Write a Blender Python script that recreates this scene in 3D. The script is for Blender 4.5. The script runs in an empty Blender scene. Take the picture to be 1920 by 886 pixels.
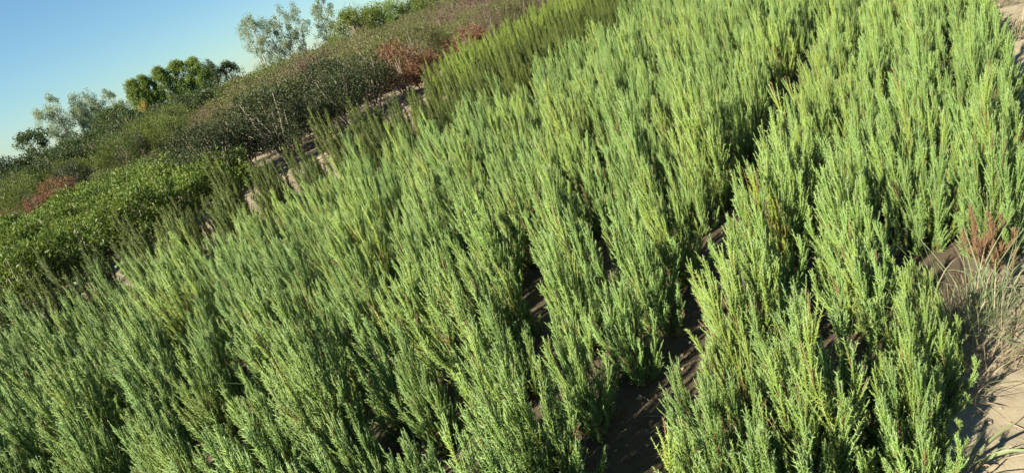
import bpy, math, random
import numpy as np
from mathutils import Matrix, Vector

scene = bpy.context.scene
COL = scene.collection

# ------------------------------------------------------------------ camera
CAM_H = 1.5
PITCH, HEAD, ROLL = math.radians(20.1), math.radians(33.98), math.radians(20.5)
_hd = Vector((-math.sin(HEAD), math.cos(HEAD), 0)); _z = Vector((0, 0, 1))
_rt = Vector((math.cos(HEAD), math.sin(HEAD), 0))
_fw = _hd * math.cos(PITCH) - _z * math.sin(PITCH)
_up = _hd * math.sin(PITCH) + _z * math.cos(PITCH)
_ix = _rt * math.cos(ROLL) - _up * math.sin(ROLL)          # the phone was held tilted
_iy = _rt * math.sin(ROLL) + _up * math.cos(ROLL)
cd = bpy.data.cameras.new('camera'); cam = bpy.data.objects.new('camera', cd); COL.objects.link(cam)
m = Matrix((_ix, _iy, -_fw)).transposed().to_4x4(); m.translation = (0, 0, CAM_H)
cam.matrix_world = m
cd.sensor_width = 36; cd.lens = 1250 / 1920 * 36; cd.clip_start = .05; cd.clip_end = 2000
scene.camera = cam

# ------------------------------------------------------------------ sky and sun
SUN_FROM = Vector((-.36, -.93, 0)).normalized(); SUN_EL = math.radians(38)
world = bpy.data.worlds.new('World'); scene.world = world; world.use_nodes = True
nt = world.node_tree
sky = nt.nodes.new('ShaderNodeTexSky'); sky.sky_type = 'NISHITA'; sky.sun_disc = False
sky.sun_elevation = SUN_EL; sky.sun_rotation = math.atan2(SUN_FROM.x, SUN_FROM.y)
sky.air_density = 1.0; sky.dust_density = .1; sky.ozone_density = 3.0
_mx = nt.nodes.new('ShaderNodeMix'); _mx.data_type = 'RGBA'; _mx.blend_type = 'MULTIPLY'; _mx.inputs[0].default_value = 1
_mx.inputs[7].default_value = (.67, .885, .965, 1)                # multiplied tint that cools and dims the whole sky
nt.links.new(sky.outputs[0], _mx.inputs[6]); nt.links.new(_mx.outputs[2], nt.nodes['Background'].inputs[0])
nt.nodes['Background'].inputs[1].default_value = .05
sl = bpy.data.lights.new('sun', 'SUN'); sl.energy = 5.0; sl.angle = math.radians(.5); sl.color = (1, .95, .84)
so = bpy.data.objects.new('sun', sl); COL.objects.link(so)
_d = SUN_FROM * math.cos(SUN_EL) + _z * math.sin(SUN_EL)
so.rotation_euler = _d.to_track_quat('Z', 'Y').to_euler()
vs = scene.view_settings; vs.view_transform = 'Standard'; vs.look = 'None'; vs.gamma = 1; vs.exposure = 1.46
scene.render.engine = 'CYCLES'
scene.cycles.max_bounces = 6; scene.cycles.diffuse_bounces = 2; scene.cycles.transparent_max_bounces = 4
scene.cycles.use_denoising = True

rng = np.random.default_rng(7); random.seed(7)

# ------------------------------------------------------------------ helpers
def px(P):
    """photograph pixel of a world point (only used to choose which plants are in view) and its depth"""
    P = Vector(P) - Vector((0, 0, CAM_H)); d = P.dot(_fw)
    if d < .05: return None
    return 960 + 1250 * P.dot(_ix) / d, 443 - 1250 * P.dot(_iy) / d, d

class Geo:
    """collects triangles and quads with a colour per vertex"""
    def __init__(s): s.v = []; s.f = []; s.c = []; s.m = []; s.n = 0
    def add(s, v, f, c, mat=0):
        s.v.append(v); s.f.append(f + s.n); s.c.append(c); s.m.append(np.full(len(f), mat, np.int32)); s.n += len(v)
    def mesh(s, name, mats, smooth=True):
        me = bpy.data.meshes.new(name)
        V = np.concatenate(s.v).astype(np.float32); F = np.concatenate(s.f).astype(np.int32)
        Cc = np.concatenate(s.c).astype(np.float32); Mi = np.concatenate(s.m)
        k = F.shape[1]
        me.vertices.add(len(V)); me.vertices.foreach_set('co', V.ravel())
        me.loops.add(F.size); me.loops.foreach_set('vertex_index', F.ravel())
        me.polygons.add(len(F)); me.polygons.foreach_set('loop_start', np.arange(0, F.size, k, dtype=np.int32))
        me.polygons.foreach_set('material_index', Mi)
        a = me.attributes.new('tint', 'FLOAT_COLOR', 'POINT')
        a.data.foreach_set('color', np.concatenate([Cc, np.ones((len(Cc), 1), np.float32)], 1).ravel())
        for mm in mats: me.materials.append(mm)
        me.update(calc_edges=True)
        me.polygons.foreach_set('use_smooth', np.full(len(F), smooth)); me.update()
        return me

def unit(a): return a / np.maximum(np.linalg.norm(a, axis=-1, keepdims=True), 1e-9)
def frame(d):
    ref = np.where(np.abs(d[:, 2:3]) > .9, np.array([[1., 0, 0]]), np.array([[0, 0, 1.]]))
    a = unit(np.cross(d, ref)); return a, np.cross(d, a)

def needles(g, P, D, L, R, C, mat=0):
    """fine pointed twigs: 3 triangles each"""
    n = len(P); a, b = frame(D); out = np.zeros((n, 4, 3))
    for k in range(3):
        t = k * 2.0944; out[:, k] = P + (a * math.cos(t) + b * math.sin(t)) * R[:, None]
    out[:, 3] = P + D * L[:, None]
    F = (np.array([(0, 1, 3), (1, 2, 3), (2, 0, 3)])[None] + (np.arange(n) * 4)[:, None, None]).reshape(-1, 3)
    g.add(out.reshape(-1, 3), F, np.repeat(C, 4, 0), mat)
def leaves(g, P, D, N, L, W, C, mat=0, fold=.25):
    """folded pointed leaves: 2 triangles each"""
    n = len(P); S = unit(np.cross(D, N)); N2 = np.cross(S, D)
    out = np.zeros((n, 4, 3))
    out[:, 0] = P
    mid = P + D * (L * .45)[:, None]
    out[:, 1] = mid + S * (W * .5)[:, None] + N2 * (W * fold)[:, None]
    out[:, 2] = P + D * L[:, None] - N2 * (L * .12)[:, None]
    out[:, 3] = mid - S * (W * .5)[:, None] + N2 * (W * fold)[:, None]
    F = (np.array([(0, 1, 2), (0, 2, 3)])[None] + (np.arange(n) * 4)[:, None, None]).reshape(-1, 3)
    g.add(out.reshape(-1, 3), F, np.repeat(C, 4, 0), mat)

def tube(g, pts, rad, C, sides=4, mat=0):
    pts = np.asarray(pts, float); n = len(pts); rad = np.broadcast_to(np.asarray(rad, float), (n,))
    t = unit(np.gradient(pts, axis=0)); a, b = frame(t)
    ang = np.arange(sides) * 2 * math.pi / sides
    V = pts[:, None] + rad[:, None, None] * (a[:, None] * np.cos(ang)[None, :, None] + b[:, None] * np.sin(ang)[None, :, None])
    V = V.reshape(-1, 3); F = []
    for i in range(n - 1):
        for k in range(sides):
            p, q = i * sides + k, i * sides + (k + 1) % sides
            F += [(p, q, q + sides), (p, q + sides, p + sides)]
    for k in range(1, sides - 1): F.append(((n - 1) * sides, (n - 1) * sides + k, (n - 1) * sides + k + 1))
    g.add(V, np.array(F), np.repeat(np.asarray(C, float)[None], len(V), 0), mat)

def blade(g, pts, w, C, side, mat=0):
    """a flat arching grass blade as a strip with a slight V section"""
    pts = np.asarray(pts, float); n = len(pts)
    t = unit(np.gradient(pts, axis=0)); s = unit(np.cross(t, side)); nn = np.cross(s, t)
    ww = w * np.sin(np.linspace(.55, math.pi - .05, n))[:, None]
    V = np.stack([pts - s * ww / 2, pts - nn * ww * .2, pts + s * ww / 2], 1).reshape(-1, 3); F = []
    for i in range(n - 1):
        for k in range(2):
            p = i * 3 + k; F += [(p, p + 1, p + 4), (p, p + 4, p + 3)]
    g.add(V, np.array(F), np.repeat(np.asarray(C, float)[None], len(V), 0), mat)

def link(name, me, parent=None):
    o = bpy.data.objects.new(name, me); COL.objects.link(o)
    if parent: o.parent = parent
    return o
def tag(o, label=None, cat=None, group=None, kind=None):
    if label: o['label'] = label
    if cat: o['category'] = cat
    if group: o['group'] = group
    if kind: o['kind'] = kind
    return o
def empty(name, loc, rz=0, sc=1.0, tilt=(0, 0)):
    o = bpy.data.objects.new(name, None); COL.objects.link(o)
    o.empty_display_size = .1; o.location = loc; o.rotation_euler = (tilt[0], tilt[1], rz)
    o.scale = (sc, sc, sc) if not hasattr(sc, '__len__') else sc
    return o

# ------------------------------------------------------------------ materials
def N(nt, kind, **kw):
    n = nt.nodes.new(kind)
    for k, v in kw.items(): setattr(n, k, v)
    return n
def mixc(nt, fac, a, b, mode='MIX'):
    n = N(nt, 'ShaderNodeMix', data_type='RGBA', blend_type=mode)
    for s, v in ((0, fac), (6, a), (7, b)):
        if hasattr(v, 'links') or hasattr(v, 'is_linked'): nt.links.new(v, n.inputs[s])
        else: n.inputs[s].default_value = v if s == 0 else (*v, 1)
    return n.outputs[2]
def maths(nt, op, a, b=0.0, c=None, clamp=False):
    n = N(nt, 'ShaderNodeMath', operation=op, use_clamp=clamp)
    for i, v in enumerate((a, b) if c is None else (a, b, c)):
        if hasattr(v, 'is_linked'): nt.links.new(v, n.inputs[i])
        else: n.inputs[i].default_value = v
    return n.outputs[0]

def foliage_mat(name, dark, mid, alt, tip, trans=.25, rough=.5, spec=.3, vary=.35, grain=9.0):
    """dark..mid by leaf chance, alt by spray, tip = young growth, each plant shifted a little"""
    mt = bpy.data.materials.new(name); mt.use_nodes = True; nt = mt.node_tree; L = nt.links
    bs = nt.nodes['Principled BSDF']
    at = N(nt, 'ShaderNodeAttribute', attribute_name='tint'); sp = N(nt, 'ShaderNodeSeparateColor')
    L.new(at.outputs['Color'], sp.inputs[0])
    oi = N(nt, 'ShaderNodeObjectInfo')
    c = mixc(nt, sp.outputs[0], dark, mid)
    c = mixc(nt, maths(nt, 'MULTIPLY', sp.outputs[1], .85), c, alt)
    # whole plants lean to the second colour by their own chance
    pl = maths(nt, 'MULTIPLY', maths(nt, 'POWER', oi.outputs['Random'], 2.2), vary)
    c = mixc(nt, pl, c, alt)
    c = mixc(nt, sp.outputs[2], c, tip)
    hs = N(nt, 'ShaderNodeHueSaturation')
    rr = maths(nt, 'FRACT', maths(nt, 'MULTIPLY', oi.outputs['Random'], 17.3))
    L.new(maths(nt, 'MULTIPLY_ADD', rr, .26, .87), hs.inputs['Value'])
    L.new(c, hs.inputs['Color']); c = hs.outputs[0]
    L.new(c, bs.inputs['Base Color']); bs.inputs['Roughness'].default_value = rough
    bs.inputs['Specular IOR Level'].default_value = spec
    tr = N(nt, 'ShaderNodeBsdfTranslucent'); mx = N(nt, 'ShaderNodeMixShader'); mx.inputs[0].default_value = trans
    L.new(mixc(nt, .5, c, alt), tr.inputs[0])
    L.new(bs.outputs[0], mx.inputs[1]); L.new(tr.outputs[0], mx.inputs[2])
    L.new(mx.outputs[0], nt.nodes['Material Output'].inputs[0])
    return mt

def bark_mat(name, a, b, rough=.85, scale=60):
    mt = bpy.data.materials.new(name); mt.use_nodes = True; nt = mt.node_tree
    bs = nt.nodes['Principled BSDF']; no = N(nt, 'ShaderNodeTexNoise'); no.inputs['Scale'].default_value = scale
    tc = N(nt, 'ShaderNodeTexCoord'); nt.links.new(tc.outputs['Object'], no.inputs[0])
    nt.links.new(mixc(nt, no.outputs[0], a, b), bs.inputs['Base Color']); bs.inputs['Roughness'].default_value = rough
    bs.inputs['Specular IOR Level'].default_value = .15
    return mt

def soil_mat(name, a, b, c, bump=.6):
    mt = bpy.data.materials.new(name); mt.use_nodes = True; nt = mt.node_tree; L = nt.links
    bs = nt.nodes['Principled BSDF']; tc = N(nt, 'ShaderNodeTexCoord')
    def noise(s, d=6, r=.6):
        n = N(nt, 'ShaderNodeTexNoise'); n.inputs['Scale'].default_value = s; n.inputs['Detail'].default_value = d; n.inputs['Roughness'].default_value = r
        L.new(tc.outputs['Object'], n.inputs[0]); return n.outputs[0]
    n1, n2, n3, n4 = noise(.7), noise(6), noise(45, 8, .7), noise(160, 4, .7)
    rp = N(nt, 'ShaderNodeMapRange'); rp.inputs[1].default_value = .35; rp.inputs[2].default_value = .65; L.new(n2, rp.inputs[0])
    col = mixc(nt, rp.outputs[0], a, b)
    r2 = N(nt, 'ShaderNodeMapRange'); r2.inputs[1].default_value = .42; r2.inputs[2].default_value = .75; L.new(n3, r2.inputs[0])
    col = mixc(nt, maths(nt, 'MULTIPLY', r2.outputs[0], .6), col, c)
    r3 = N(nt, 'ShaderNodeMapRange'); r3.inputs[1].default_value = .4; r3.inputs[2].default_value = .7; L.new(n1, r3.inputs[0])
    col = mixc(nt, maths(nt, 'MULTIPLY', r3.outputs[0], .35), col, c)
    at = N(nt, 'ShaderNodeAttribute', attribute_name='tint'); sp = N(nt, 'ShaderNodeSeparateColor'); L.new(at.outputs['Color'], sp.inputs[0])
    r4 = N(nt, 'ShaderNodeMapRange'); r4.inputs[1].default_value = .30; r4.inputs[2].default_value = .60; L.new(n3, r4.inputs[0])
    bed_shade = mixc(nt, n3, (.032, .023, .014), (.070, .050, .031))                     # deep shade under the plants, painted into the soil colour
    col = mixc(nt, maths(nt, 'MULTIPLY', sp.outputs[0], maths(nt, 'MULTIPLY_ADD', r4.outputs[0], -.25, .95)), col, bed_shade)
    col = mixc(nt, maths(nt, 'MULTIPLY', sp.outputs[1], .9), col, mixc(nt, n2, (.050, .062, .018), (.105, .115, .035)))   # weeds over the far field
    L.new(col, bs.inputs['Base Color']); bs.inputs['Roughness'].default_value = .95; bs.inputs['Specular IOR Level'].default_value = .1
    h = maths(nt, 'ADD', maths(nt, 'MULTIPLY', n2, .5), maths(nt, 'ADD', maths(nt, 'MULTIPLY', n3, .35), maths(nt, 'MULTIPLY', n4, .15)))
    bp = N(nt, 'ShaderNodeBump'); bp.inputs['Strength'].default_value = bump; bp.inputs['Distance'].default_value = .03
    L.new(h, bp.inputs['Height']); L.new(bp.outputs[0], bs.inputs['Normal'])
    return mt

M = {}
M['juniper'] = foliage_mat('juniper_foliage', (.058, .118, .020), (.196, .322, .070), (.345, .380, .034), (.365, .470, .200), trans=.20, rough=.55, vary=.34)
M['yellow_juniper'] = foliage_mat('yellowing_juniper_foliage', (.12, .15, .02), (.29, .345, .03), (.35, .375, .03), (.37, .43, .10), trans=.28)
M['browned'] = foliage_mat('browned_juniper_foliage', (.12, .065, .03), (.24, .135, .065), (.27, .18, .07), (.28, .19, .10), trans=.2, rough=.8)
M['conifer'] = foliage_mat('dark_conifer_foliage', (.026, .048, .008), (.082, .120, .015), (.140, .150, .016), (.150, .185, .032), trans=.25)
M['lime_conifer'] = foliage_mat('lime_conifer_foliage', (.06, .10, .015), (.17, .24, .03), (.24, .28, .03), (.26, .32, .06), trans=.28)
M['juniper_bark'] = bark_mat('juniper_bark', (.12, .055, .03), (.22, .11, .06))
M['bark'] = bark_mat('shrub_bark', (.22, .17, .12), (.36, .30, .22), scale=30)
M['pale_bark'] = bark_mat('poplar_bark', (.30, .30, .26), (.45, .44, .38), scale=8)
M['glossy_green'] = foliage_mat('bright_evergreen_leaf', (.042, .074, .013), (.125, .195, .032), (.220, .265, .038), (.27, .34, .07), trans=.25, rough=.5, spec=.3)
M['dark_green'] = foliage_mat('dark_evergreen_leaf', (.020, .032, .012), (.055, .074, .026), (.105, .115, .040), (.14, .15, .05), trans=.15, rough=.55, spec=.25)
M['olive'] = foliage_mat('olive_bronze_leaf', (.066, .080, .022), (.150, .168, .042), (.185, .120, .070), (.21, .23, .065), trans=.22, rough=.5)
M['bronze'] = foliage_mat('bronze_purple_leaf', (.085, .056, .038), (.165, .112, .072), (.175, .092, .070), (.20, .17, .07), trans=.2, rough=.55)
M['lit_olive'] = foliage_mat('yellow_green_leaf', (.045, .075, .014), (.120, .160, .028), (.18, .20, .03), (.20, .24, .05), trans=.28)
M['russet'] = foliage_mat('russet_dry_leaf', (.10, .045, .022), (.225, .100, .050), (.26, .13, .055), (.27, .15, .07), trans=.25, rough=.7)
M['poplar'] = foliage_mat('poplar_leaf', (.075, .130, .024), (.190, .280, .052), (.27, .31, .045), (.28, .35, .12), trans=.35, rough=.45)
M['pale_poplar'] = foliage_mat('pale_poplar_leaf', (.16, .20, .12), (.29, .35, .21), (.30, .34, .15), (.38, .44, .30), trans=.4, rough=.5)  # pale leaves, lightened further to paint distance haze into the colour
M['dark_tree'] = foliage_mat('dark_tree_leaf', (.024, .044, .016), (.070, .105, .034), (.11, .14, .03), (.13, .17, .05), trans=.2)
M['yellow_leaf'] = foliage_mat('yellow_autumn_leaf', (.20, .15, .03), (.38, .28, .05), (.42, .30, .04), (.4, .34, .08), trans=.35)
M['grass'] = foliage_mat('weed_grass', (.09, .12, .045), (.17, .22, .085), (.22, .23, .10), (.25, .30, .15), trans=.3, rough=.45)
M['straw'] = foliage_mat('dry_straw', (.16, .11, .06), (.29, .225, .13), (.35, .28, .17), (.38, .31, .2), trans=.15, rough=.7)
M['weed'] = foliage_mat('pale_weed_leaf', (.10, .16, .05), (.20, .30, .09), (.25, .33, .10), (.3, .4, .18), trans=.3)
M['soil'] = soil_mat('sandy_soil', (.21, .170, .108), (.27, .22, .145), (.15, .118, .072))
M['path'] = soil_mat('trodden_path', (.265, .22, .142), (.305, .255, .168), (.205, .162, .098), bump=.45)
M['clod'] = soil_mat('soil_clod', (.26, .205, .13), (.32, .26, .17), (.20, .15, .095))

# ------------------------------------------------------------------ ground
def vnoise(x, y, s, seed):
    r = np.random.default_rng(seed); T = r.random((64, 64))
    u, v = x * s, y * s; i, j = np.floor(u).astype(int), np.floor(v).astype(int); fu, fv = u - i, v - j
    fu, fv = fu * fu * (3 - 2 * fu), fv * fv * (3 - 2 * fv); i0, i1, j0, j1 = i % 64, (i + 1) % 64, j % 64, (j + 1) % 64
    return (T[i0, j0] * (1 - fu) + T[i1, j0] * fu) * (1 - fv) + (T[i0, j1] * (1 - fu) + T[i1, j1] * fu) * fv - .5
def fx(y): return -.83 + .040 * y                      # the furrow between the two beds
def path_edge(y): return np.interp(y, [0, 1.6, 2.1, 3.0, 3.8, 5.4, 7, 14], [-.15, .01, .15, .36, .41, .50, .54, .8])
def bed_left(y): return np.interp(y, [0, 2, 3.3, 4.2, 4.8, 5.8, 7.2, 9.7, 14], [-6.6, -6.0, -5.5, -4.8, -4.35, -3.9, -3.7, -3.3, -2.8])
def ground_z(x, y):
    z = .05 * vnoise(x, y, .5, 1) + .035 * vnoise(x, y, 2.3, 2) + .02 * vnoise(x, y, 7, 3)
    bed = 1 / (1 + np.exp(-(path_edge(np.clip(y, 0, 14)) - .05 - x) / .04))
    fur = np.exp(-((x - fx(y)) / .11) ** 2)
    return z * np.clip(1.2 - np.hypot(x + 3, y - 5) / 40, .1, 1) + .03 * bed - .05 * fur

def grid_mesh(name, xs, ys, mat, dz=0, extra=None):
    X, Y = np.meshgrid(xs, ys, indexing='ij'); Z = ground_z(X, Y) + dz
    if extra is not None: Z = Z + extra(X, Y)
    V = np.stack([X, Y, Z], -1).reshape(-1, 3); nx, ny = len(xs), len(ys)
    i = np.arange(nx - 1)[:, None] * ny + np.arange(ny - 1)[None]; i = i.ravel()
    F = np.stack([i, i + ny, i + ny + 1, i + 1], 1)
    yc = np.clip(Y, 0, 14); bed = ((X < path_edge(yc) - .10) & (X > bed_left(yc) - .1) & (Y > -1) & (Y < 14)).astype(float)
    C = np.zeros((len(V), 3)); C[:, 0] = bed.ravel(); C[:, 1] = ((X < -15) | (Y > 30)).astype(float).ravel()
    g = Geo(); g.add(V, F, C); return g.mesh(name, [mat])
xs = np.concatenate([[-900, -500, -250, -140, -90, -60, -40, -30, -24, -19, -16, -14], np.arange(-12, 3, .07), [3.5, 4.5, 6, 9, 14, 25, 50, 120, 300, 900]])
ys = np.concatenate([[-900, -300, -100, -40, -15, -6, -3], np.arange(-1.5, 14, .07), [15, 17, 20, 25, 32, 42, 60, 90, 150, 300, 900]])
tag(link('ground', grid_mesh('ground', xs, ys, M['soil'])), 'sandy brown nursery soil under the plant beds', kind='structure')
pth = grid_mesh('path', np.arange(-.25, 2.4, .02), np.arange(.3, 11, .02), M['path'], .006,
                lambda x, y: .012 * vnoise(x, y, 19, 5) + .006 * vnoise(x, y, 41, 6) - .012 * np.clip((x - 1.9) / .5, 0, 1) - .02 * np.clip((.0 - (x - path_edge(y) + .06 + .22 * vnoise(x, y, 4, 8) + .10 * vnoise(x, y, 15, 9))) / .1, 0, 1.5))
tag(link('path', pth), 'pale trodden sandy path beside the juniper bed', kind='structure')

# ------------------------------------------------------------------ junipers
def juniper_geo(seed, H=.55, R=.17, nlead=16, nsec=44, step=.0026, spread=(.10, .36), twig=(.009, .016), rad=.0014, yellow=.12, taper=.54, plume=.110, skirt=0, dry=0):
    """a cluster of pointed plumes; each plume is a leader wrapped in steep shoots, each shoot in short twigs"""
    r = np.random.default_rng(seed); fol, stem = Geo(), Geo(); Z = np.array([0, 0, 1.])
    for i in range(nlead + skirt):
        q = math.sqrt((i + .15) / nlead) * r.uniform(.85, 1.1); a = i * 2.39996 + r.normal(0, .35)
        h = H * (1 - taper * q * q) * r.uniform(.80, 1.10)
        if i >= nlead: q = r.uniform(.45, 1.2); h = H * r.uniform(.20, .46)
        tip = np.array([R * q * math.cos(a), R * q * math.sin(a), h]) + np.array([*r.normal(0, .018, 2), 0]); base = np.array([.42 * tip[0], .42 * tip[1], -.02])
        w1 = r.normal(0, .012, 3); w1[2] = 0
        cur = lambda t: base + (tip - base) * np.array([max(t, 0) ** .62, max(t, 0) ** .62, t]) + w1 * math.sin(t * 6)
        tube(stem, np.array([cur(t) for t in np.linspace(0, 1, 8)]), np.linspace(.0045, .0010, 8), (r.random(), 0, 0), 3)
        yl = max(0, r.normal(0, yellow)); tone = r.normal(.5, .11)
        secs = [(t, None) for t in np.sort(r.uniform(.03, .94, nsec))] + [(.80, 'lead')]
        for j, (t, kind) in enumerate(secs):
            p0 = cur(t); tg = unit((cur(min(t + .03, 1.02)) - cur(max(t - .03, 0)))[None])[0]
            if kind: Ls = np.linalg.norm(cur(1.) - p0) * 1.06; d = tg; bend = 0
            else:
                az = j * 2.39996 + r.normal(0, .4); o = np.array([math.cos(az), math.sin(az), 0])
                out = np.array([math.cos(a), math.sin(a), 0]) * q * (.30 - .25 * t)
                d = unit((tg + o * r.uniform(*spread) * (1.75 - 1.1 * t) + out)[None])[0]
                Ls = plume * (1.25 - .75 * t) * r.uniform(.6, 1.3) * h / .5; bend = .22
            n = max(5, int(Ls / step)); s = (np.arange(n) + r.random(n)) / n; s = .05 + .97 * s
            P = p0 + d * (Ls * s)[:, None] + Z * (bend * Ls * s * s)[:, None]
            T = unit(d + Z * (2 * bend * s)[:, None])
            A, B = frame(T); ph = np.arange(n) * 2.39996 + r.normal(0, .3, n); el = r.uniform(.34, .86, n) * (1.05 - .35 * s)
            D = unit(T + (A * np.cos(ph)[:, None] + B * np.sin(ph)[:, None]) * el[:, None])
            big = r.random(n) < .16; D = unit(D + (A * np.cos(ph)[:, None] + B * np.sin(ph)[:, None]) * (big * .35)[:, None])
            Lt = r.uniform(*twig, n) * (1.2 - .5 * s) * np.where(big, 1.7, .9)
            C = np.stack([np.clip(r.normal(tone + r.normal(0, .16), .09, n), 0, 1), np.clip(r.normal(yl + max(0, r.normal(0, .10)), .04, n), 0, 1),
                          np.clip((s - .55) * 1.5, 0, .65) * r.uniform(.3, 1, n)], 1)
            needles(fol, P, D, Lt, rad * r.uniform(.8, 1.2, n) * np.where(big, 1.35, 1.), C, 1 if dry and not kind and r.random() < dry * (1.4 - t) else 0)
            if j % 2 == 0:
                ss = np.linspace(0, .97, 3)
                tube(stem if t < .12 else fol, p0 + d * (Ls * ss)[:, None] + Z * (bend * Ls * ss * ss)[:, None], np.linspace(.0018, .0010, 3),
                     (r.random(), 0, 0) if t < .12 else (.5, yl, .1), 3)
    return fol, stem

NV = 7
JUN = []
jcoll = bpy.data.collections.new('juniper_forms')                  # forms for the far mass; not linked to the scene
for k in range(NV):
    fol, stem = juniper_geo(100 + k, H=[.57, .61, .54, .64, .51, .59, .47][k], R=[.145, .135, .155, .125, .15, .165, .135][k], nlead=[15, 14, 17, 13, 15, 18, 14][k], plume=.114, skirt=15, dry=.035)
    mf = fol.mesh('juniper_foliage', [M['juniper'], M['browned']]); ms = stem.mesh('juniper_stem', [M['juniper_bark']])
    both = Geo(); both.v = fol.v + stem.v; both.c = fol.c + stem.c; both.f = fol.f + [f + fol.n for f in stem.f]
    both.m = fol.m + [x + 2 for x in stem.m]; both.n = fol.n + stem.n
    if k >= 3: JUN.append((mf, ms, None)); continue
    mb = both.mesh('juniper_form', [M['juniper'], M['browned'], M['juniper_bark']])
    ob = bpy.data.objects.new('form_%d' % k, mb); jcoll.objects.link(ob)
    JUN.append((mf, ms, ob))
print('juniper tris', sum(len(j[0].polygons) for j in JUN))

spots = []                                                          # bed, row, y-order, x, y, scale
r = np.random.default_rng(21)
for row in range(18):
    r = np.random.default_rng(2100 + row); y = .1 + r.uniform(0, .25)
    while y < 13.5:
        x = fx(y) - .246 - .300 * row + r.normal(0, .03 if row == 0 else .05)
        if x > bed_left(y): spots.append(['left', row, x, y, r.uniform(.76, 1.18)])
        y += r.uniform(.27, .37) + (.20 if r.random() < .11 else 0)
for row in range(4):
    r = np.random.default_rng(2200 + row); y = (.95 if row < 3 else 2.6) + r.uniform(0, .2)
    while y < 10:
        nr = 2 if y < 2.6 else 3
        x0, x1 = fx(y) + .23, float(path_edge(y)) - .10
        x = x0 + (x1 - x0) * row / nr + r.normal(0, .02)
        hole = math.hypot(x + .19, y - 1.84) < .10 or (x > .0 and 1.98 < y < 2.45)
        if not hole: spots.append(['right', row, x, y, r.uniform(.80, 1.02) * ((.74 if row == 2 else .95) if y < 2 else 1)])
        y += r.uniform(.23, .31)
spots += [['right', 2, -.06, 1.74, .74], ['right', 2, -.09, 1.50, .72], ['right', 1, -.19, 2.10, .84]]
cand = []
for i, s in enumerate(spots):
    q = px((s[2], s[3], .42))
    q2 = px((s[2], s[3], .2))
    vis = q and -70 < q[0] < 1990 and -60 < q[1] < 960
    cand.append((q[2] if vis else 1e3, i))
cand.sort(); chosen = {i for d, i in cand[:298] if d < 1e3}
ORD = ['first', 'second', 'third', 'fourth', 'fifth', 'sixth', 'seventh', 'eighth', 'ninth', 'tenth', 'eleventh', 'twelfth', 'thirteenth', 'fourteenth', 'fifteenth', 'sixteenth', 'seventeenth', 'eighteenth', 'nineteenth']
order = {}
for i in sorted(chosen, key=lambda i: spots[i][3]):
    s = spots[i]; order[i] = order.setdefault((s[0], s[1]), 0); order[(s[0], s[1])] += 1
YEL = min(chosen, key=lambda i: math.hypot(spots[i][2] + .50, spots[i][3] - 2.55) + (0 if spots[i][0] == 'right' else 9))
BRN = min(chosen, key=lambda i: math.hypot(spots[i][2] - .14, spots[i][3] - 2.62) + (0 if spots[i][0] == 'right' else 9))
YMESH = juniper_geo(190, H=.5, R=.13, nlead=10)[0].mesh('yellow_foliage', [M['yellow_juniper']])
_b = juniper_geo(191, H=.24, R=.10, nlead=11); _g = _b[0]; BMESH = _g.mesh('withered_foliage', [M['browned']])
rest = []; r = np.random.default_rng(2300)
for i, s in enumerate(spots):
    bed, row, x, y, sc = s; form = int(r.integers(NV)); rz = r.uniform(0, 6.283); z = float(ground_z(np.array(x), np.array(y))) - .01
    tl = (r.normal(0, .035), r.normal(0, .035))
    if i not in chosen: rest.append((x, y, z, tl[0], tl[1], rz, sc, form % 3)); continue
    k = order[i]
    e = empty('juniper', (x, y, z), rz, sc, tl)
    lr = 'left' if bed == 'left' else 'right'
    if k < 9:
        lb = f"juniper in {ORD[row]} row {lr} of dark furrow, {ORD[k]} plant from photo's lower edge"; gp = 'junipers planted in the two beds'
    else:
        lb = f"juniper far along the {ORD[row]} row {lr} of the dark furrow"; gp = f"far junipers of the {ORD[row]} row {lr} of the furrow"
    tag(e, lb, 'juniper', gp)
    yel = i == YEL; brn = i == BRN
    if yel: e['label'] = 'strikingly yellow green juniper at the right side of the dark furrow'
    if brn: e['label'] = 'juniper with a withered rust brown patch beside the grass by the path'
    f = link('foliage', YMESH if yel else JUN[form][0], e); f['kind'] = 'stuff'
    link('stem', JUN[form][1], e)
    if brn: f = link('withered_spray', BMESH, e); f['kind'] = 'stuff'; f['label'] = 'withered rust brown shoots'; e.rotation_euler = (0, 0, 0); f.location = ((.17 - x) / sc, (2.40 - y) / sc, .12)
print('junipers', len(chosen), 'rest', len(rest))

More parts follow.
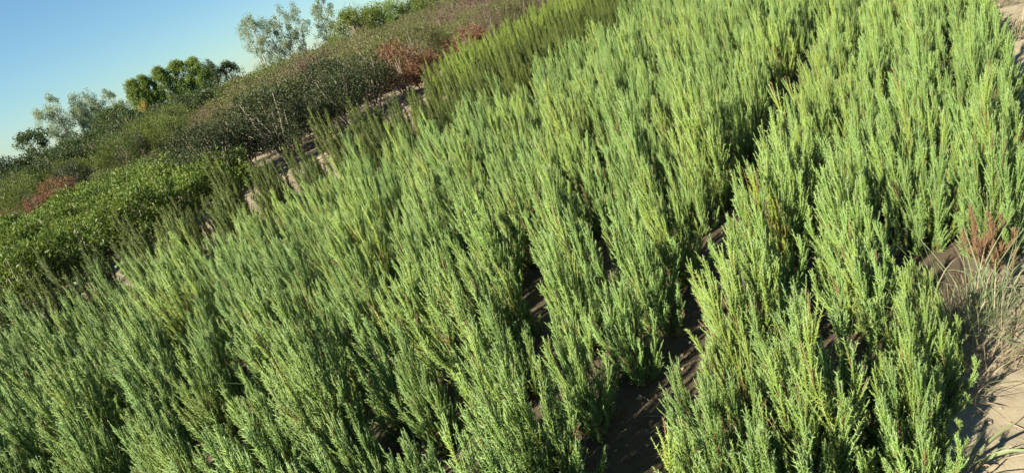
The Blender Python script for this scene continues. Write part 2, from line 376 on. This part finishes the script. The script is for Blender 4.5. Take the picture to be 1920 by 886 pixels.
# the rest of the beds as one mass: points that carry one of the forms each
def instancer(name, pts, coll, label):
    me = bpy.data.meshes.new(name); a = np.array(pts, float)
    me.from_pydata([tuple(p) for p in a[:, :3]], [], [])
    at = me.attributes.new('rot', 'FLOAT_VECTOR', 'POINT'); at.data.foreach_set('vector', a[:, 3:6].astype(np.float32).ravel())
    at = me.attributes.new('sca', 'FLOAT', 'POINT'); at.data.foreach_set('value', a[:, 6].astype(np.float32))
    at = me.attributes.new('form', 'INT', 'POINT'); at.data.foreach_set('value', a[:, 7].astype(np.int32))
    o = link(name, me); tag(o, label, kind='stuff')
    ng = bpy.data.node_groups.new(name, 'GeometryNodeTree')
    ng.interface.new_socket('Geometry', in_out='INPUT', socket_type='NodeSocketGeometry'); ng.interface.new_socket('Geometry', in_out='OUTPUT', socket_type='NodeSocketGeometry')
    gi, go = ng.nodes.new('NodeGroupInput'), ng.nodes.new('NodeGroupOutput')
    ci = ng.nodes.new('GeometryNodeCollectionInfo'); ci.inputs['Collection'].default_value = coll; ci.inputs['Separate Children'].default_value = True; ci.inputs['Reset Children'].default_value = True
    ip = ng.nodes.new('GeometryNodeInstanceOnPoints'); ip.inputs['Pick Instance'].default_value = True
    def na(nm, ty):
        n = ng.nodes.new('GeometryNodeInputNamedAttribute'); n.data_type = ty; n.inputs['Name'].default_value = nm; return n.outputs[0]
    L = ng.links.new
    L(gi.outputs[0], ip.inputs['Points']); L(ci.outputs[0], ip.inputs['Instance']); L(na('form', 'INT'), ip.inputs['Instance Index'])
    L(na('rot', 'FLOAT_VECTOR'), ip.inputs['Rotation']); L(na('sca', 'FLOAT'), ip.inputs['Scale']); L(ip.outputs[0], go.inputs[0])
    md = o.modifiers.new('plants', 'NODES'); md.node_group = ng
    return o
instancer('juniper_mass', rest, jcoll, 'mass of green junipers filling the far end of the beds')

# ------------------------------------------------------------------ dark conifers along the far side of the bed
CON = []
for k in range(5):
    fol, stem = juniper_geo(300 + k, H=[.70, .64, .76, .60, .68][k], R=[.11, .13, .12, .11, .13][k], nlead=8, nsec=44, step=.007, spread=(.10, .32), twig=(.016, .030), rad=.0028, taper=.4)
    CON.append((fol.mesh('conifer_foliage', [M['conifer']]), stem.mesh('conifer_stem', [M['juniper_bark']])))
LIME = []
for k in range(3):
    fol, stem = juniper_geo(340 + k, H=[.72, .66, .76][k], R=.15, nlead=9, nsec=40, step=.009, spread=(.10, .34), twig=(.018, .034), rad=.0034, taper=.4)
    LIME.append((fol.mesh('lime_foliage', [M['lime_conifer']]), stem.mesh('lime_stem', [M['juniper_bark']])))
r = np.random.default_rng(5); nc = 0; crow = {}
def con_out(y): return np.interp(y, [2, 4, 5.5, 6.5, 10, 20], [-6.8, -6.6, -6.1, -5.6, -5.1, -4.8])
for row in range(9):
    y = 2.0 + r.uniform(0, .3)
    while y < 17:
        x = bed_left(min(y, 14)) - .12 - .34 * row + r.normal(0, .04)
        gap = (row == 0 and r.random() < (.15 if y < 5 else .06)) or (row > 0 and r.random() < .12)
        if x > con_out(y) and not gap:
            q = px((x, y, .5))
            if q and q[1] > -90:
                nc += 1; form = int(r.integers(5)); e = empty('conifer', (x, y, 0), r.uniform(0, 6.28), r.uniform(.82, 1.1), (r.normal(0, .03), r.normal(0, .03)))
                kk = crow[row] = crow.get(row, 0) + 1
                if kk < 10: tag(e, f"dark upright conifer, {ORD[row]} row out from the junipers, {ORD[kk - 1]} from the photo's left", 'conifer', 'dark conifers along the juniper bed')
                else: tag(e, f"dark upright conifer far along the {ORD[row]} row out from the junipers", 'conifer', f"far dark conifers of the {ORD[row]} row")
                f = link('foliage', CON[form][0], e); f['kind'] = 'stuff'; link('stem', CON[form][1], e)
        y += r.uniform(.30, .44)
for row in range(5):
    y = 8.9 + .2 * row
    while y < 19:
        x = float(con_out(y)) - .3 - .36 * row + r.normal(0, .04); q = px((x, y, .6))
        if q and q[1] > -60:
            nc += 1; form = int(r.integers(3)); e = empty('conifer', (x, y, 0), r.uniform(0, 6.28), r.uniform(.9, 1.12))
            tag(e, f"lime green low conifer, {ORD[row]} row behind the dark conifer strip", 'conifer', f"lime green conifers of the {ORD[row]} row")
            f = link('foliage', LIME[form][0], e); f['kind'] = 'stuff'; link('stem', LIME[form][1], e)
        y += r.uniform(.33, .45)
print('conifers', nc)

# ------------------------------------------------------------------ broadleaf shrubs
def shrub_geo(seed, H, R, z0, nclump, nleaf, leaf, clump=.30, stems=5, up=.5, shell=.55, stemr=.012):
    r = np.random.default_rng(seed); lv, tw = Geo(), Geo()
    zc, hz = (H + z0) / 2, (H - z0) / 2
    for k in range(stems):
        a = k * 6.283 / stems + r.normal(0, .4); q = R * r.uniform(.25, .6)
        p = np.array([(r.normal(0, .03) * R, r.normal(0, .03) * R, -.03), (q * .35 * math.cos(a), q * .35 * math.sin(a), z0 * .6 + .05), (q * math.cos(a), q * math.sin(a), zc), (q * 1.2 * math.cos(a), q * 1.2 * math.sin(a), zc + hz * .7)])
        p[1:, :2] += r.normal(0, .05 * R, (3, 2))
        tube(tw, p, np.array([1, .8, .5, .2]) * stemr, (r.random(), 0, 0), 5)
    for c in range(nclump):
        d = unit(r.normal(size=(1, 3)))[0]; rr = (shell + (1 - shell) * r.random()) * r.uniform(.82, 1.1)
        cc = np.array([d[0] * R * rr, d[1] * R * rr, zc + d[2] * hz * rr])
        cr = clump * R * r.uniform(.7, 1.3); n = int(nleaf / nclump * r.uniform(.6, 1.4))
        if c % 3 == 0:
            s0 = np.array([cc[0] * .25, cc[1] * .25, max(z0 * .8, cc[2] - hz * .9)])
            tube(tw, np.array([s0, (s0 + cc) / 2 + r.normal(0, .03, 3) * R, cc]), np.array([.5, .35, .15]) * stemr, (r.random(), 0, 0), 3)
        P = cc + unit(r.normal(size=(n, 3))) * (cr * r.random(n) ** .5)[:, None]
        D = unit(r.normal(size=(n, 3)) * .8 + d * .7 + np.array([0, 0, up])); Nn = unit(r.normal(size=(n, 3)) * .7 + np.array([0, 0, 1]))
        hgt = np.clip((P[:, 2] - zc) / hz, -1, 1)
        C = np.stack([np.clip(r.normal(.5, .28, n), 0, 1), np.clip(max(0, r.normal(0, .3)) + r.normal(0, .1, n), 0, 1), np.clip(hgt * .5, 0, .5) * r.random(n) * .9], 1)
        L = leaf * r.uniform(.7, 1.3, n)
        leaves(lv, P, D, Nn, L, L * r.uniform(.38, .55, n), C)
    return lv, tw
def forms(n, seed, leafmat, barkmat, **kw):
    out = []
    for k in range(n):
        kk = {a: (v[k % len(v)] if isinstance(v, (list, tuple)) else v) for a, v in kw.items()}
        l, t = shrub_geo(seed + k, **kk); out.append((l.mesh('leaves', [leafmat], False), t.mesh('branches', [barkmat])))
    return out
def put(kind, F, x, y, sc, label, cat, group=None, rz=None, parts=('crown', 'stem'), k=None):
    F1 = F[int(r.integers(len(F))) if k is None else k]
    e = empty(kind, (x, y, 0), r.uniform(0, 6.28) if rz is None else rz, sc); tag(e, label, cat, group)
    f = link(parts[0], F1[0], e); f['kind'] = 'stuff'
    link(parts[1], F1[1], e); return e

BRIGHT = forms(5, 500, M['glossy_green'], M['bark'], H=[.66, .58, .74, .62, .70], R=[.44, .48, .46, .40, .50], z0=.05, nclump=60, nleaf=3600, leaf=.050, up=.9, clump=.28)
DARK = forms(4, 520, M['dark_green'], M['bark'], H=[1.15, 1.05, 1.22, 1.0], R=[.55, .60, .56, .50], z0=.26, nclump=60, nleaf=4600, leaf=.046, stems=6, stemr=.016)
OLIVE = forms(4, 540, M['olive'], M['bark'], H=[1.35, 1.25, 1.45, 1.2], R=[.70, .72, .66, .68], z0=.12, nclump=90, nleaf=4800, leaf=.042, up=1.0, clump=.24)
BRONZE = forms(3, 560, M['bronze'], M['bark'], H=[1.38, 1.28, 1.2], R=[.70, .66, .72], z0=.12, nclump=80, nleaf=4000, leaf=.038, up=1.1, clump=.26)
LIT = forms(3, 580, M['lit_olive'], M['bark'], H=[1.2, 1.05, 1.3], R=[.8, .75, .7], z0=.12, nclump=70, nleaf=4000, leaf=.052, up=.9)
RUS = forms(3, 600, M['russet'], M['bark'], H=[.95, .85, .75], R=[.50, .45, .55], z0=.10, nclump=50, nleaf=3000, leaf=.046, up=.2)

# bright glossy shrubs, front row nearest the conifers first
for row in range(8):
    y = 1.6 + .55 * row * .42 + r.uniform(0, .3); x0 = -8.3 - .78 * row; k = 0
    ymax = 6.1 + .30 * row
    while y < ymax:
        q = px((x0, y, .6))
        if q and -60 < q[0]:
            k += 1
            lb = f"bright glossy green shrub, {ORD[k-1]} from the photo's left edge in the front row" if row == 0 else f"bright glossy green shrub in the {ORD[row]} row of the low leafy bed"
            put('evergreen_shrub', BRIGHT, x0 + r.normal(0, .08), y, r.uniform(.85, 1.12), lb, 'shrub', 'bright green shrubs of the low bed' if row == 0 else f'bright green shrubs of the {ORD[row]} row')
        y += r.uniform(.62, .82)
# dark hedge shrubs on bare stems
for row in range(2):
    y = 6.3 + .2 * row; k = 0
    while y < 10.2:
        k += 1
        lb = f"dark evergreen shrub on pale bare stems, {ORD[k-1]} from the left in the hedge front" if row == 0 else "dark evergreen shrub behind the front of the bare-stemmed hedge"
        put('hedge_shrub', DARK, -8.55 - .85 * row + r.normal(0, .12), y, r.uniform(.85, 1.1), lb, 'shrub', 'dark hedge shrubs' if row == 0 else 'dark hedge shrubs of the back row')
        y += r.uniform(.72, .98)
# olive and bronze shrubs behind
no = 0
for row in range(13):
    x0 = -10.2 - 1.05 * row; y = 6.8 + .52 * row
    while y < 34:
        q = px((x0, y, 1.2))
        if q and q[1] > -70 and q[0] > 340 and y < .5 + 2.4 * abs(x0):
            u = vnoise(np.array(x0), np.array(y), .28, 77) + vnoise(np.array(x0), np.array(y), .7, 78) * .5 + (.10 if 660 > q[0] > 520 else 0) + (.15 if q[0] > 850 else 0)
            br = u > .06
            no += 1
            put('bronze_shrub' if br else 'olive_shrub', BRONZE if br else OLIVE, x0 + r.normal(0, .15), y, r.uniform(.80, 1.22) * (.72 if q[0] < 430 else 1),
                f"{'purplish brown twiggy' if br else 'olive green'} shrub in the {ORD[row]} row behind the dark hedge", 'shrub', f"{'bronze' if br else 'olive'} shrubs of the {ORD[row]} row behind the hedge")
        y += r.uniform(.95, 1.35)
print('olive', no)
# brown-purple shrubs at the end of the conifer strip
for row in range(3):
    y = 14.2 + .4 * row
    while y < 24:
        x0 = -8.3 - .95 * row - .03 * y; q = px((x0, y, 1))
        if q and q[1] > -80:
            br = r.random() < .6
            put('bronze_shrub' if br else 'olive_shrub', BRONZE if br else OLIVE, x0 + r.normal(0, .12), y, r.uniform(.75, .95),
                'purplish brown shrub beyond the russet bushes by the lime conifers' if br else 'olive shrub beyond the russet bushes by the lime conifers', 'shrub', 'bronze shrubs by the lime conifers' if br else 'olive shrubs by the lime conifers')
        y += r.uniform(.9, 1.2)
# russet bushes
put('russet_bush', RUS, -8.5, 10.9, 1.22, 'largest withered russet bush at the right end of the dark hedge', 'bush', k=0)
put('russet_bush', RUS, -8.5, 11.8, .9, 'dark russet bush close behind the largest russet bush', 'bush', k=2)
put('russet_bush', RUS, -8.1, 13.0, 1.05, 'small russet bush beyond the larger one, by the lime conifers', 'bush', k=1)
put('russet_bush', RUS, -17.6, 7.0, .8, 'brown withered bush at the photo\'s left edge behind the bright shrubs', 'bush', k=2)
put('russet_bush', RUS, -17.8, 7.9, .8, 'middle one of three brown withered bushes behind the bright shrubs', 'bush', k=1)
put('russet_bush', RUS, -18.3, 8.8, .9, 'rightmost of three brown withered bushes behind the bright shrubs', 'bush', k=0)
# yellow-green shrubs beyond the bright bed
for i, (x, y, s) in enumerate([(-19.5, 9.8, .9), (-20.2, 10.8, .8), (-19.6, 11.4, .95), (-20.4, 12.4, .9), (-20.1, 13.3, 1.0), (-21.5, 14.2, 1.05), (-21.8, 13.0, 1.1), (-23, 15.3, 1.1), (-23.4, 14.0, 1.0), (-24.2, 16.4, 1.15), (-25, 15.2, 1.1), (-25.5, 17.4, 1.2), (-27, 18.6, 1.2), (-27, 17.2, 1.25), (-29, 20.0, 1.25), (-29.5, 18.7, 1.2), (-20, 8.7, .8), (-21.5, 9.3, .9), (-23, 9.9, .9), (-22, 8.3, .75), (-25, 10.7, .9), (-24, 9.2, .9), (-26.5, 10.8, .9), (-27, 12, 1.0), (-22.5, 11.2, .8), (-25.5, 12.8, .9)]):
    put('leafy_shrub', LIT if i % 3 else DARK, x, y, s, 'yellow green shrub in the rows beyond the bright shrub bed' if i % 3 else 'dark shrub among the yellow green shrubs beyond the bright bed', 'shrub', 'yellow green shrubs in the distance' if i % 3 else 'dark shrubs in the distance')
DHEDGE = forms(3, 640, M['dark_tree'], M['bark'], H=[2.0, 1.8, 2.2], R=[1.25, 1.1, 1.2], z0=.25, nclump=46, nleaf=2000, leaf=.13, stemr=.03)
for i in range(18):
    t = i / 17; put('dark_bush', DHEDGE, -41 + 4 * t + r.normal(0, .4), 14.0 + 14.5 * t, r.uniform(.72, .95) * (1.2 if t < .45 else 1), f"round dark green bush, {ORD[i]} from the left in the far hedge under the sky", 'bush', 'dark bushes of the far hedge')
for i in range(9):
    t = i / 8; put('dark_bush', DHEDGE, -31 + 1.5 * t + r.normal(0, .3), 11.2 + 6.0 * t, r.uniform(.55, .75), f"low dark bush, {ORD[i]} from the left in the row before the far hedge", 'bush', 'low dark bushes before the far hedge')

# ------------------------------------------------------------------ trees on the skyline
def tree_geo(seed, H, R, z0, nl, nclump, leaf, trunk=.12, columnar=False, clump=.5, nstem=1):
    r = np.random.default_rng(seed); lv, tw = Geo(), Geo(); ncl = 0
    for s in range(nstem):
        ox, oy = (0, 0) if nstem == 1 else (R * .55 * math.cos(s * 2.4), R * .55 * math.sin(s * 2.4))
        h = H * (1 if s == 0 else r.uniform(.75, .98)); rs = R if nstem == 1 else R * .6
        tp = np.array([(ox * .2, oy * .2, -.1), (ox * .5, oy * .5, h * .3), (ox * .85, oy * .85, h * .6), (ox, oy, h * .98)]); tp[1:3, :2] += r.normal(0, .04 * R, (2, 2))
        tube(tw, tp, np.array([1, .75, .45, .1]) * trunk, (r.random(), 0, 0), 6)
        for c in range(nclump // nstem):
            t = r.uniform(z0 / H, 1.0); zc = t * h
            tr = np.array([np.interp(zc, tp[:, 2], tp[:, 0]), np.interp(zc, tp[:, 2], tp[:, 1]), zc])
            u = (t - z0 / H) / (1 - z0 / H)
            prof = (math.sin(math.pi * (.15 + .85 * u)) ** .6 if not columnar else (1 - u) ** .45 * min(1, u * 5 + .35)) * rs
            a = r.uniform(0, 6.283); d = np.array([math.cos(a), math.sin(a), 0]); rr = prof * math.sqrt(r.uniform(.08, 1))
            cc = tr + d * rr + np.array([0, 0, rr * (.9 if columnar else .35)]); cc[2] = min(cc[2], h * 1.02)
            if c % 2 == 0: tube(tw, np.array([tr - (0, 0, .05 * h), (tr + cc) / 2 + r.normal(0, .04 * R, 3), cc]), np.array([.3, .18, .06]) * trunk, (r.random(), 0, 0), 3)
            n = int(nl / nclump * r.uniform(.5, 1.5)); cr = clump * r.uniform(.6, 1.3)
            P = cc + unit(r.normal(size=(n, 3))) * (cr * r.random(n) ** .5)[:, None] * np.array([1, 1, 1.25])
            D = unit(r.normal(size=(n, 3)) + d * .4 + np.array([0, 0, -.1])); Nn = unit(r.normal(size=(n, 3)) + np.array([0, 0, .8]))
            C = np.stack([np.clip(r.normal(.5, .28, n), 0, 1), np.clip(max(0, r.normal(0, .25)) + r.normal(0, .1, n), 0, 1), r.random(n) * .4], 1)
            L = leaf * r.uniform(.7, 1.4, n); leaves(lv, P, D, Nn, L, L * r.uniform(.5, .75, n), C)
    return lv, tw
def tree(name, seed, x, y, label, leafmat, bark, **kw):
    l, t = tree_geo(seed, **kw); e = empty(name, (x, y, 0), 0); tag(e, label, 'tree')
    f = link('crown', l.mesh('crown', [leafmat], False), e); f['kind'] = 'stuff'; link('trunk', t.mesh('trunk', [bark]), e); return e
PB, BK = M['pale_bark'], M['bark']
# thin pale poplars at the far left
tree('poplar_tree', 701, -98.0, 51.5, 'leftmost sparse pale poplar on the skyline', M['pale_poplar'], PB, H=7.6, R=2.6, z0=1.2, nl=7560, nclump=112, leaf=0.159, clump=.55, nstem=3)
tree('poplar_tree', 702, -97.0, 54.2, 'second sparse pale poplar from the left on the skyline', M['pale_poplar'], PB, H=6.9, R=2.0, z0=1.0, nl=6300, nclump=98, leaf=0.159, clump=.5, nstem=2)
tree('poplar_tree', 703, -98.5, 57.0, 'third sparse pale poplar from the left, beside a dark round tree', M['pale_poplar'], PB, H=7.2, R=2.3, z0=1.0, nl=8505, nclump=112, leaf=0.159, clump=.5, nstem=3)
tree('poplar_tree', 704, -99.5, 60.8, 'thin wispy poplar rising behind the dark round tree', M['pale_poplar'], PB, H=6.3, R=1.2, z0=1.0, nl=2520, nclump=50, leaf=0.147, clump=.45)
tree('poplar_tree', 705, -118, 74, 'faint small poplar just left of the dense green poplars', M['pale_poplar'], PB, H=4.9, R=1.3, z0=.8, nl=1102, nclump=36, leaf=0.147, clump=.5)
tree('spreading_tree', 706, -61, 29.3, 'low dark umbrella shaped tree below the leftmost poplar', M['dark_tree'], BK, H=3.0, R=1.5, z0=1.7, nl=1890, nclump=26, leaf=0.144, clump=.45)
tree('round_tree', 707, -74.5, 45, 'dark round tree between the pale poplars and the dense poplars', M['dark_tree'], BK, H=2.9, R=2.2, z0=.3, nl=11340, nclump=84, leaf=0.134, clump=.55)
# dense poplars
for i, (x, y, h, rr) in enumerate([(-80, 52.4, 5.3, 1.5), (-79.4, 53.6, 5.3, 1.5), (-78.2, 55.2, 5.6, 1.7), (-77.0, 57.0, 5.6, 1.8), (-76.0, 58.6, 5.3, 1.7)]):
    tree('poplar_tree', 710 + i, x, y, f"dense green poplar, {ORD[i]} from the left in the close clump on the skyline", M['poplar'], PB, H=h, R=rr, z0=.2, nl=14175, nclump=125, leaf=0.134, clump=.42, columnar=True)
tree('yellowing_tree', 720, -70, 45.9, 'small yellow leaved tree in front of the dense poplars', M['yellow_leaf'], BK, H=2.6, R=.75, z0=.5, nl=1680, nclump=24, leaf=0.122, clump=.3)
tree('broadleaf_tree', 721, -80.5, 64.0, 'dark bluish tree just right of the dense poplar clump', M['dark_tree'], BK, H=4.8, R=1.6, z0=.6, nl=5355, nclump=61, leaf=0.147, clump=.5, nstem=2)
tree('broadleaf_tree', 722, -79.5, 66.3, 'smaller dark tree sloping down beside the dark bluish tree', M['dark_tree'], BK, H=3.8, R=1.6, z0=.4, nl=4725, nclump=56, leaf=0.147, clump=.5)
# pale poplars at the middle of the skyline
tree('poplar_tree', 730, -68.5, 62.3, 'leftmost pale poplar of the middle skyline group', M['pale_poplar'], PB, H=8.0, R=2.3, z0=.5, nl=5355, nclump=89, leaf=0.147, clump=.45, nstem=2)
tree('poplar_tree', 731, -66.3, 64.5, 'broad pale poplar at the centre of the middle skyline group', M['pale_poplar'], PB, H=7.9, R=3.0, z0=.5, nl=8190, nclump=112, leaf=0.147, clump=.5, nstem=3)
tree('poplar_tree', 732, -64.6, 66.2, 'pale poplar right of the broad one in the middle skyline group', M['pale_poplar'], PB, H=7.3, R=2.2, z0=.5, nl=3780, nclump=64, leaf=0.147, clump=.45, nstem=2)
tree('poplar_tree', 733, -62.0, 68.6, 'tall thin topped poplar beside the feathery green trees', M['pale_poplar'], PB, H=7.4, R=2.2, z0=.4, nl=6300, nclump=89, leaf=0.147, clump=.45, nstem=2)
# feathery green trees
tree('feathery_tree', 740, -25.6, 30.5, 'feathery green tree, left one of a pair above the bronze shrubs', M['lit_olive'], BK, H=2.6, R=1.5, z0=.3, nl=13230, nclump=112, leaf=0.073, clump=.38)
tree('feathery_tree', 741, -24.4, 31.7, 'feathery green tree, right one of a pair above the bronze shrubs', M['poplar'], BK, H=2.4, R=1.5, z0=.3, nl=13230, nclump=112, leaf=0.073, clump=.38)
tree('feathery_tree', 742, -22.6, 33.0, 'dark low tree in the shade beside the yellow green trees', M['dark_tree'], BK, H=1.9, R=1.3, z0=.2, nl=9450, nclump=84, leaf=0.073, clump=.35)
tree('feathery_tree', 743, -18.4, 28.6, 'yellow green tree cut by the photo\'s top edge, left one', M['lit_olive'], BK, H=2.6, R=1.5, z0=.2, nl=13230, nclump=112, leaf=0.073, clump=.38)
tree('feathery_tree', 744, -16.6, 29.0, 'yellow green tree cut by the photo\'s top edge, right one', M['lit_olive'], BK, H=2.3, R=1.4, z0=.2, nl=13230, nclump=112, leaf=0.073, clump=.38)

# ------------------------------------------------------------------ weeds, straw and small things
def gz(x, y): return float(ground_z(np.array(x), np.array(y)))
def grass_geo(seed, n, L, R, mats, dry=.3, w=.006, lean=(0, 0)):
    r = np.random.default_rng(seed); g = Geo()
    for i in range(n):
        a = r.uniform(0, 6.283); q = R * math.sqrt(r.random()); b = np.array([q * math.cos(a), q * math.sin(a), 0])
        l = L * r.uniform(.45, 1.15); o = np.array([math.cos(a + r.normal(0, .7)), math.sin(a + r.normal(0, .7)), 0]) * r.uniform(.15, .95) + np.array([*lean, 0]); sag = r.uniform(.1, .75)
        t = np.linspace(0, 1, 6); p = b + o * l * (t[:, None] ** 1.3) * .8 + np.array([0, 0, 1]) * (l * (t - sag * t * t))[:, None]; p[:, 2] = np.maximum(p[:, 2], .003)
        blade(g, p, w * r.uniform(.5, 1.2), (r.random(), r.random() * .6, r.random() * .5), np.array([0, 0, 1.]) + r.normal(0, .3, 3), 1 if r.random() < dry else 0)
    return g.mesh('blades', mats, False)
GS = [M['grass'], M['straw']]
def grass(x, y, mesh, label, sc=1, rz=0):
    e = empty('grass_clump', (x, y, gz(x, y)), rz, sc); tag(e, label, 'grass'); f = link('blades', mesh, e); f['kind'] = 'stuff'; return e
grass(.07, 2.10, grass_geo(801, 190, .31, .13, GS, .16, .0038, (-.05, -.10)), 'large tangled clump of half dry grass between the junipers and the path')
grass(.18, 2.20, grass_geo(802, 110, .30, .11, GS, .14, .0038, (.12, -.05)), 'wild grass clump leaning over the sandy path behind the tangled one')
grass(.10, 1.98, grass_geo(807, 120, .18, .10, GS, .9, .004, (.1, -.1)), 'short dead brown grass at the foot of the tangled clump')
grass(.00, 1.52, grass_geo(803, 18, .22, .05, GS, .3, .009, (.15, -.3)), 'small tuft of green grass at the foot of the corner juniper')
grass(.04, 1.80, grass_geo(804, 46, .16, .06, GS, .85, .004, (.2, 0)), 'low tuft of dry brown grass in the shade beside the path')
grass(-.60, 1.36, grass_geo(808, 7, .26, .03, GS, .0, .009, (.1, -.3)), 'few broad pale grass blades arching from the juniper right of the furrow')
grass(-2.45, 1.66, grass_geo(809, 6, .62, .03, GS, .1, .006, (.0, -.1)), 'long thin grass blades rising from a dark gap among the left junipers')
g = Geo()
for (ax, ay, az) in ((-.02, .0, .15), (-.13, .03, .075), (-.14, -.03, .02)):
    blade(g, np.array([(0, 0, .0), (ax * .5, ay * .5, az * .5 + .004), (ax, ay, az)]), .005, (.7, .5, .5), np.array([0, 1., .4]))
tag(link('dry_stalk', g.mesh('stalk', [M['straw']], False)), 'forked dry grass stalk lying in the dark furrow', 'stalk').location = (-.79, 1.72, gz(-.79, 1.72) + .01)
def weed_geo(seed, n=40):
    r = np.random.default_rng(seed); P = r.normal(size=(n, 3)) * np.array([.10, .10, .05]) + np.array([0, 0, .12]); P[:, 2] = np.abs(P[:, 2])
    g = Geo(); L = r.uniform(.05, .09, n); leaves(g, P, unit(r.normal(size=(n, 3)) + np.array([0, 0, .2])), unit(r.normal(size=(n, 3)) * .4 + np.array([0, 0, 1])), L, L * .9, np.stack([r.random(n), r.random(n) * .3, r.random(n) * .5], 1))
    for k in range(5): tube(g, np.array([(0, 0, -.01), P[k] * .5, P[k]]), .003, (.3, 0, 0), 3)
    return g.mesh('weed', [M['weed']], False)
WD = [weed_geo(850), weed_geo(851)]
for i, (x, y, lb) in enumerate([(-7.3, 3.75, 'pale round leaved weed between the conifers and the bright shrubs'), (-7.2, 3.3, 'second pale weed left along the bare strip by the conifers'), (-7.3, 2.95, 'pale weed at the left end of the bare strip by the conifers'), (-6.9, 2.6, 'low pale weed at the photo\'s left edge beyond the junipers')]):
    e = empty('leafy_weed', (x, y, gz(x, y)), i * 1.3, .9); tag(e, lb, 'weed', 'pale weeds along the bare strip'); f = link('leaves', WD[i % 2], e); f['kind'] = 'stuff'
grass(.66, 5.6, grass_geo(805, 120, .26, .16, GS, .75, .006, (.3, -.1)), 'dry grass fringe at the far end of the path edge', 1.0)
grass(.62, 6.6, grass_geo(806, 120, .28, .18, GS, .75, .006, (.3, -.1)), 'farthest dry grass fringe by the path at the top edge', 1.0)
g = Geo(); r = np.random.default_rng(9)
for i in range(240):
    y = 1.3 + 6.5 * r.random() ** 1.6; x = float(path_edge(y)) + .02 + .75 * r.random() ** 1.5; a = r.normal(.25, .55); l = r.uniform(.05, .24)
    t = np.linspace(-.5, .5, 5); d = np.array([math.cos(a), math.sin(a), 0]); s = np.array([-d[1], d[0], 0])
    p = np.array([x, y, 0]) + d * l * t[:, None] + s * (l * r.normal(0, .35) * (t * t))[:, None]
    p[:, 2] = ground_z(p[:, 0], p[:, 1]) + .012 + r.uniform(.0, .012) + .01 * r.random() * (t * 2) ** 2
    blade(g, p, r.uniform(.0025, .006), (r.random(), r.random(), r.random() * .5), np.array([0, 0, 1.]), 0)
tag(link('straw_litter', g.mesh('straw', [M['straw']], False)), 'thin dry straw scattered over the sandy path', kind='stuff')
# soil clods on path, furrow and the bare strip
def clod_mesh(g, c, s, r):
    ph = (1 + 5 ** .5) / 2
    v = unit(np.array([(-1, ph, 0), (1, ph, 0), (-1, -ph, 0), (1, -ph, 0), (0, -1, ph), (0, 1, ph), (0, -1, -ph), (0, 1, -ph), (ph, 0, -1), (ph, 0, 1), (-ph, 0, -1), (-ph, 0, 1)], float))
    f = np.array([(0, 11, 5), (0, 5, 1), (0, 1, 7), (0, 7, 10), (0, 10, 11), (1, 5, 9), (5, 11, 4), (11, 10, 2), (10, 7, 6), (7, 1, 8), (3, 9, 4), (3, 4, 2), (3, 2, 6), (3, 6, 8), (3, 8, 9), (4, 9, 5), (2, 4, 11), (6, 2, 10), (8, 6, 7), (9, 8, 1)])
    v = v * r.uniform(.65, 1.2, (12, 1)) * s * np.array([1, r.uniform(.7, 1.1), .6]); g.add(v + c, f, np.zeros((12, 3)))
g = Geo()
for i in range(900):
    y = 1.2 + 7 * r.random() ** 1.5; x = float(path_edge(y)) - .1 + 1.0 * r.random(); s = .003 + .011 * r.random() ** 4
    clod_mesh(g, np.array([x, y, gz(x, y) + .008]), s, r)
for i in range(260):
    y = 1.0 + 3 * r.random(); x = fx(y) + r.normal(0, .1); clod_mesh(g, np.array([x, y, gz(x, y)]), .004 + .012 * r.random() ** 3, r)
for i in range(900):
    y = 2.5 + 10 * r.random(); x = -6.3 - 2.9 * r.random(); clod_mesh(g, np.array([x, y, gz(x, y) + .01]), .015 + .05 * r.random() ** 2.5, r)
tag(link('soil_clods', g.mesh('clods', [M['clod']], False)), 'loose clods of sandy soil on the path and bare strips', kind='stuff')

# rough growth between the shrub rows and the trees
g = Geo(); r = np.random.default_rng(31)
for i in range(8000):
    d = r.uniform(30, 105); t = r.uniform(.30, 2.0); x = -d / math.sqrt(1 + t * t); y = -x * t
    if x > -14: continue
    n = 16; hh = r.uniform(.4, 1.0) if t < .8 else r.uniform(.6, 1.55); P = np.array([x, y, 0]) + r.normal(size=(n, 3)) * np.array([.6, .6, .12]) + np.array([0, 0, 1]) * (hh * r.random(n))[:, None]; P[:, 2] = np.abs(P[:, 2])
    D = unit(r.normal(size=(n, 3)) + np.array([0, 0, 1.])); Nn = unit(r.normal(size=(n, 3)) + np.array([0, 0, 1.]))
    C = np.stack([r.random(n), np.full(n, r.random() * .6), r.random(n) * .3], 1); L = r.uniform(.10, .2, n) * d / 50; leaves(g, P, D, Nn, L, L * .5, C)
tag(link('undergrowth', g.mesh('undergrowth', [M['lit_olive']], False)), 'rough olive green growth on the ground before the far trees', kind='stuff')
